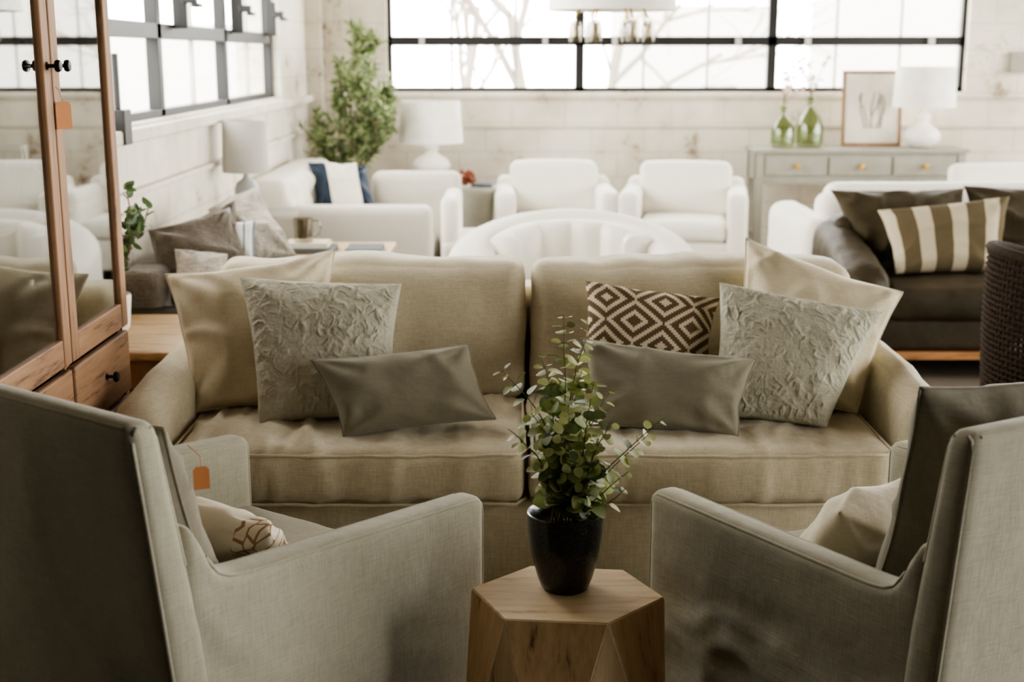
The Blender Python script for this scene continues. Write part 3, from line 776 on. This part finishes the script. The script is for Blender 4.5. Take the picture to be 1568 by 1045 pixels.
t=empty('lamp_side_table',(-.55,9.95,0))
boxes('top',[((-.80,9.7,.63),(-.33,10.2,.66))],'console',t,bev=.005)
boxes('legs',[((x,y,0),(x+.04,y+.04,.63)) for x in (-.79,-.38) for y in (9.71,10.15)],'console',t)
gourd=[(0,0),(.07,0),(.10,.02),(.14,.07),(.145,.11),(.12,.16),(.06,.2),(.045,.23),(.06,.26),(.05,.29),(.018,.31),(.015,.36),(0,.36)]
lamp('white_table_lamp',-.61,9.95,.661,[(a,b_*.8) for a,b_ in gourd],.91,1.22,.24,.22)
t=empty('round_drum_table',(-.25,9.25,0))
lathe('drum',[(0,0),(.13,0),(.135,.02),(.11,.3),(.135,.6),(.145,.62),(.145,.645),(0,.645)],(-.26,9.25,0),'console',t,36,False)
bm=bmesh.new(); 
for k in range(60):
    p=V((-.31,9.2,.71))+rv(.045); tube_into(bm,[p,p+rv(.03)],[.012,.004],5)
boxes('book',[((-.27,9.18,.646),(-.14,9.33,.675))],'book1',None)
me=bpy.data.meshes.new('dried_flower_bunch'); bm.to_mesh(me); bm.free(); finish('dried_flower_bunch',me,'red')

R=empty('round_barrel_loveseat',(.3,6.55,0))
def barrel(name,cx,cy,Ro,Ri,z0,z1,a0,a1,r,mat,par,chan=0,drop=.0,pw=2.5):
    bm=bmesh.new(); na=84; prev=None
    prof=[]
    k=6; w=Ro-Ri
    prof+= [(Ri,z0)]+[(Ri,z0+(z1-r-z0)*i/5) for i in range(1,6)]
    for i in range(1,k+1):
        a=math.pi-math.pi/2*i/k; prof.append((Ri+r+r*math.cos(a),z1-r+r*math.sin(a)))
    for i in range(0,k+1):
        a=math.pi/2-math.pi/2*i/k; prof.append((Ro-r+r*math.cos(a),z1-r+r*math.sin(a)))
    prof+=[(Ro,z0)]
    for i in range(na+1):
        t=i/na; a=a0+(a1-a0)*t
        e=abs(2*t-1); dz=-drop*e**pw
        ch=0
        if chan: ch=-.03*abs(math.sin(a*chan))
        ring=[]
        for (rr,z) in prof:
            q=rr+(ch if rr<Ri+w*.5 else 0)
            kz=(z-z0)/(z1-z0)
            ring.append(bm.verts.new((cx+q*math.cos(a),cy+q*math.sin(a)*.9,z+dz*kz)))
        if prev:
            for j in range(len(prof)-1): bm.faces.new((prev[j],prev[j+1],ring[j+1],ring[j]))
        else: bm.faces.new(ring)
        prev=ring
    bm.faces.new(prev); bmesh.ops.recalc_face_normals(bm,faces=bm.faces)
    me=bpy.data.meshes.new(name); bm.to_mesh(me); bm.free(); return finish(name,me,mat,par,True)
barrel('shell',.3,6.4,.62,.40,.08,.765,math.radians(-35),math.radians(215),.105,'white',R,0,.24,1.7)
barrel('channel_back',.3,6.38,.45,.30,.35,.725,math.radians(20),math.radians(160),.06,'white',R,6,.06)
lathe('seat',[(0,.08),(.40,.08),(.42,.12),(.42,.38),(.38,.43),(0,.445)],(.3,6.32,0),'white',R,48,False)

K=empty('console_table',(2.62,10.1,0))
kx0,kx1,ky0,ky1=1.84,3.42,9.9,10.3
boxes('top',[((kx0-.02,ky0-.02,.835),(kx1+.02,ky1,.865))],'console',K,bev=.005)
boxes('body',[((kx0,ky0+.01,.63),(kx1,ky1-.02,.835)),((kx0+.05,ky0+.0,.60),(kx1-.05,ky0+.02,.635))]+[((x,y,0),(x+.06,y+.06,.835)) for x in (kx0,kx1-.06) for y in (ky0,ky1-.08)]+[((kx0,ky0+.02,.2),(kx0+.05,ky1-.03,.24)),((kx1-.05,ky0+.02,.2),(kx1,ky1-.03,.24))],'console',K,bev=.004)
dw=(kx1-kx0-.16)/3
boxes('drawers',[((kx0+.07+i*(dw+.01),ky0-.006,.665),(kx0+.07+i*(dw+.01)+dw-.01,ky0+.02,.81)) for i in range(3)],'console',K,bev=.006)
for i in range(3):
    o=lathe('drawer_knob',[(0,0),(.012,0),(.008,.01),(.022,.02),(.022,.028),(0,.032)],(0,0,0),'brass',None,16,False)
    o.data.transform(Matrix.Translation((kx0+.07+i*(dw+.01)+dw/2,ky0-.006,.735))@Matrix.Rotation(math.pi/2,4,'X')); o.parent=K; o.matrix_parent_inverse=Matrix.Translation(-K.location)
lamp('white_table_lamp',3.13,10.08,.866,[(a*.95,b_*.86) for a,b_ in gourd],1.17,1.47,.235,.215)
def vase(x,y,r,h):
    e=empty('green_glass_vase',(x,y,.866))
    lathe('bottle',[(0,.004),(r*.8,0),(r,.03),(r,h*.4),(r*.75,h*.6),(r*.3,h*.75),(r*.28,h*.95),(r*.4,h),(r*.36,h),(r*.24,h*.93),(r*.26,h*.76),(r*.7,h*.6),(r*.94,h*.4),(r*.94,.03),(0,.015)],(x,y,.866),'gglass',e,32,False)
    fo=Foliage()
    for k in range(5):
        p=V((x,y,.9)); tip=V((x+random.uniform(-.18,.18),y+random.uniform(-.1,.1),.866+h+random.uniform(.1,.36)))
        pts=[p,V((x,y,.866+h)),V((x,y,.866+h)).lerp(tip,.5)+V((0,0,.03)),tip]
        tube_into(fo.bm,pts,.003,4,1)
        for j in range(9):
            q=pts[1].lerp(tip,random.uniform(.4,1))+rv(.02); fo.leaf(q,rv(1),rv(1),.035,.03,0,1,.2)
    fo.done('blossom_stems',['petal','bark'],e)
vase(2.06,10.05,.09,.31); vase(2.27,10.08,.105,.38)
Fm=empty('framed_print',(2.75,10.15,.866))
ff=lambda p:V((p[0],p[1]+.12*(p[2]-.866),p[2]))
boxes('frame',[((2.55,10.2,.867),(2.575,10.225,1.44)),((2.985,10.2,.867),(3.01,10.225,1.44)),((2.575,10.2,.867),(2.985,10.225,.892)),((2.575,10.2,1.415),(2.985,10.225,1.44))],'cab',Fm,frame=ff)
boxes('print',[((2.575,10.212,.892),(2.985,10.220,1.415),0)],['paper'],Fm,frame=ff,bev=0)
bm=bmesh.new()
for k in range(7):
    p=V((2.73+.02*k,10.209,1.0)); pts=[p]; d=V((random.uniform(-.4,.4),0,1))
    for i in range(8):
        d=(d+V((random.uniform(-.5,.5),0,random.uniform(-.1,.3)))).normalized(); pts.append(pts[-1]+d*.035)
    tube_into(bm,[ff(q) for q in pts],.004,4)
me=bpy.data.meshes.new('line_drawing'); bm.to_mesh(me); bm.free(); finish('line_drawing',me,'console',Fm)

W=empty('white_sofa',(2.9,7.8,0))
softbox('back',(1.72,7.25,.1),(4.6,7.5,.80),.08,'white',W,puff=(0,.01,.01),wr=.005)
softbox('arm_left',(1.62,7.2,.08),(1.84,8.3,.66),.09,'white',W,wr=.005)
softbox('seat',(1.75,7.4,.08),(4.6,8.25,.44),.06,'white',W)
softbox('back_cushions',(1.80,7.42,.4),(4.5,7.66,.84),.08,'white',W,wr=.008)
boxes('legs',[((x,y,0),(x+.05,y+.05,.1)) for x in (1.7,4.4) for y in (7.35,8.1)],'cab',W)
club('white_armchair',3.45,9.0,0,w=.95,d=.8,H=.80,ah=.6)
Dk=empty('dark_olive_sofa',(2.8,6.65,0))
softbox('base',(1.7,6.22,.14),(4.1,7.1,.30),.03,'darkleather',Dk)
boxes('plinth_trim',[((1.72,6.2,.10),(4.1,6.26,.135)),((1.8,6.3,0),(1.9,6.4,.12)),((3.9,6.3,0),(4.0,6.4,.12)),((1.8,6.95,0),(1.9,7.05,.12)),((3.9,6.95,0),(4.0,7.05,.12))],'woodtrim',Dk)
softbox('seat_cushion_1',(1.83,6.2,.28),(2.9,6.85,.45),.05,'darkleather',Dk,puff=(0,.01,.02),wr=.012)
softbox('seat_cushion_2',(2.91,6.2,.28),(3.95,6.85,.45),.05,'darkleather',Dk,puff=(0,.01,.02),wr=.012,seed=3)
softbox('back',(1.7,6.88,.2),(4.1,7.12,.72),.08,'darkleather',Dk)
softbox('arm_left',(1.62,6.22,.12),(1.85,7.1,.62),.10,'darkleather',Dk,wr=.012,deform=lambda p:(p[0],p[1],p[2]-.10*max(0,(6.6-p[1])/.4)*(p[2]/.6)+.09*max(0,(p[1]-6.6)/.5)*(p[2]/.6)))
pillow('dark_olive_cushion',(1.70,7.0,.85),(2.42,7.0,.86),(2.42,6.82,.47),(1.85,6.82,.47),.22,'darkcush',Dk,seed=21,wr=.02)
pillow('dark_olive_cushion',(2.42,7.02,.87),(3.2,7.02,.86),(3.2,6.82,.47),(2.42,6.82,.47),.22,'darkcush',Dk,seed=22,wr=.02)
pillow('dark_olive_cushion',(3.2,7.02,.87),(3.9,7.02,.86),(3.9,6.82,.47),(3.2,6.82,.47),.22,'darkcush',Dk,seed=24,wr=.02)
pillow('striped_throw_pillow',(1.90,6.78,.765),(2.56,6.72,.845),(2.50,6.55,.48),(1.93,6.5,.475),.18,'stripe',seed=23)

K=empty('wicker_armchair',(2.22,4.9,0))
bm=bmesh.new(); cx,cy=2.27,4.9
def wr_(a,z): 
    rr=.40+.03*math.sin(z*3); lean=.06*(z-.4)
    return V((cx+rr*math.cos(a)*(1+lean),cy+rr*math.sin(a)*(1+lean),z))
na=64; A0,A1_=math.radians(70),math.radians(290)
def topz(a):
    e=abs((a-math.pi)/math.radians(110)); return .83-.20*e**2.2
for i in range(na+1):
    a=A0+(A1_-A0)*i/na; tz=topz(a)
    tube_into(bm,[wr_(a,.06+(tz-.06)*k/10) for k in range(11)],.007,4)
for k in range(34):
    f=k/33
    pts=[]
    for i in range(97):
        a=A0+(A1_-A0)*i/96; tz=topz(a); p=wr_(a,.1+(tz-.1)*f); pts.append(p+V((math.cos(a),math.sin(a),0))*(.008 if (i+k)%2 else -.006))
    tube_into(bm,pts,.008,4)
tube_into(bm,[wr_(A0+(A1_-A0)*i/48,topz(A0+(A1_-A0)*i/48)) for i in range(49)],.022,8)
me=bpy.data.meshes.new('woven_shell'); bm.to_mesh(me); bm.free(); finish('woven_shell',me,'wicker',K)
lathe('seat',[(0,.36),(.34,.36),(.36,.39),(.34,.43),(0,.445)],(cx,cy,0),'darkcush',K,40,False)
lathe('woven_base',[(.36,0),(.37,.02),(.37,.36),(.34,.37)],(cx,cy,0),'wicker',K,40,False)

H=empty('drum_chandelier',(.52,7.0,1.8))
lathe('drum_shade',[(.33,0),(.33,.26),(.325,.26),(.325,0),(.33,0)],(.52,7.0,1.78),'shade',H,56,False)
tubes('rod',[[(.52,7.0,1.85),(.52,7.0,3.6)]],.008,'iron',H)
tubes('arms',[[(.52,7.0,1.85),(.52+.16*math.cos(a),7.0+.16*math.sin(a),1.80),(.52+.19*math.cos(a),7+.19*math.sin(a),1.74)] for a in [i*math.pi/3 for i in range(6)]]+[[(.52,7.0,1.86),(.52+.325*math.cos(a),7+.325*math.sin(a),1.86)] for a in (0,2.1,4.2)],.006,'brass',H)
for i in range(6):
    a=i*math.pi/3; lathe('glass_cup',[(.012,.11),(.03,.10),(.036,.06),(.034,.01),(.030,0),(.028,.004),(.032,.06),(.026,.096)],(.52+.19*math.cos(a),7+.19*math.sin(a),1.62),'sglass',H,20,False)

boxes('electrical_box',[((3.9,YB-.06,1.42),(4.04,YB,1.58))],'console',None)
boxes('wall_outlet',[((XL,8.35,.93),(XL+.02,8.45,1.02))],'ceram',None)
sc_=empty('black_wall_sconce',(XL+.03,5.25,1.3))
boxes('bracket',[((XL,5.26,1.20),(XL+.06,5.36,1.34)),((XL+.01,5.30,1.34),(XL+.03,5.33,1.56))],'iron',sc_)

# ------------------------------------------------------------------ outside
boxes('ground_outside',[((-40,-20,-.6),(40,60,-.5))],'ground',bev=0)
boxes('building_outside',[((2.2,26,-.5),(5.0,30,2.5)),((8,30,-.5),(16,36,3.0)),((-9,28,-.5),(-3,33,2.2))],'bldg',None,bev=0)
bm=bmesh.new()
def tb(p,d,L,r,depth):
    pts=[p]; dd=V(d).normalized()
    for i in range(5):
        dd=(dd+rv(.12)).normalized(); pts.append(pts[-1]+dd*L/5)
    tube_into(bm,pts,[r*(1-.4*i/5) for i in range(6)],5)
    if depth<4:
        for k in range(3):
            tb(pts[random.randint(2,5)].copy(),dd+rv(.8),L*.68,r*.55,depth+1)
tb(V((.2,17.5,-.5)),(-.05,0,1),2.6,.10,0); tb(V((1.3,19.5,-.5)),(.1,0,1),2.8,.09,0); tb(V((-.8,20,-.5)),(.1,0,1),2.8,.09,0)
me=bpy.data.meshes.new('bare_tree_outside'); bm.to_mesh(me); bm.free(); finish('bare_tree_outside',me,'greybark')

# ------------------------------------------------------------------ world
w=bpy.data.worlds.new('world'); SC.world=w; w.use_nodes=True
bg=w.node_tree.nodes['Background']; bg.inputs['Color'].default_value=(1,.98,.925,1); bg.inputs['Strength'].default_value=9.0
SC.view_settings.view_transform='AgX'
try: SC.view_settings.look='AgX - Medium High Contrast'
except Exception: pass
SC.view_settings.exposure=0.88
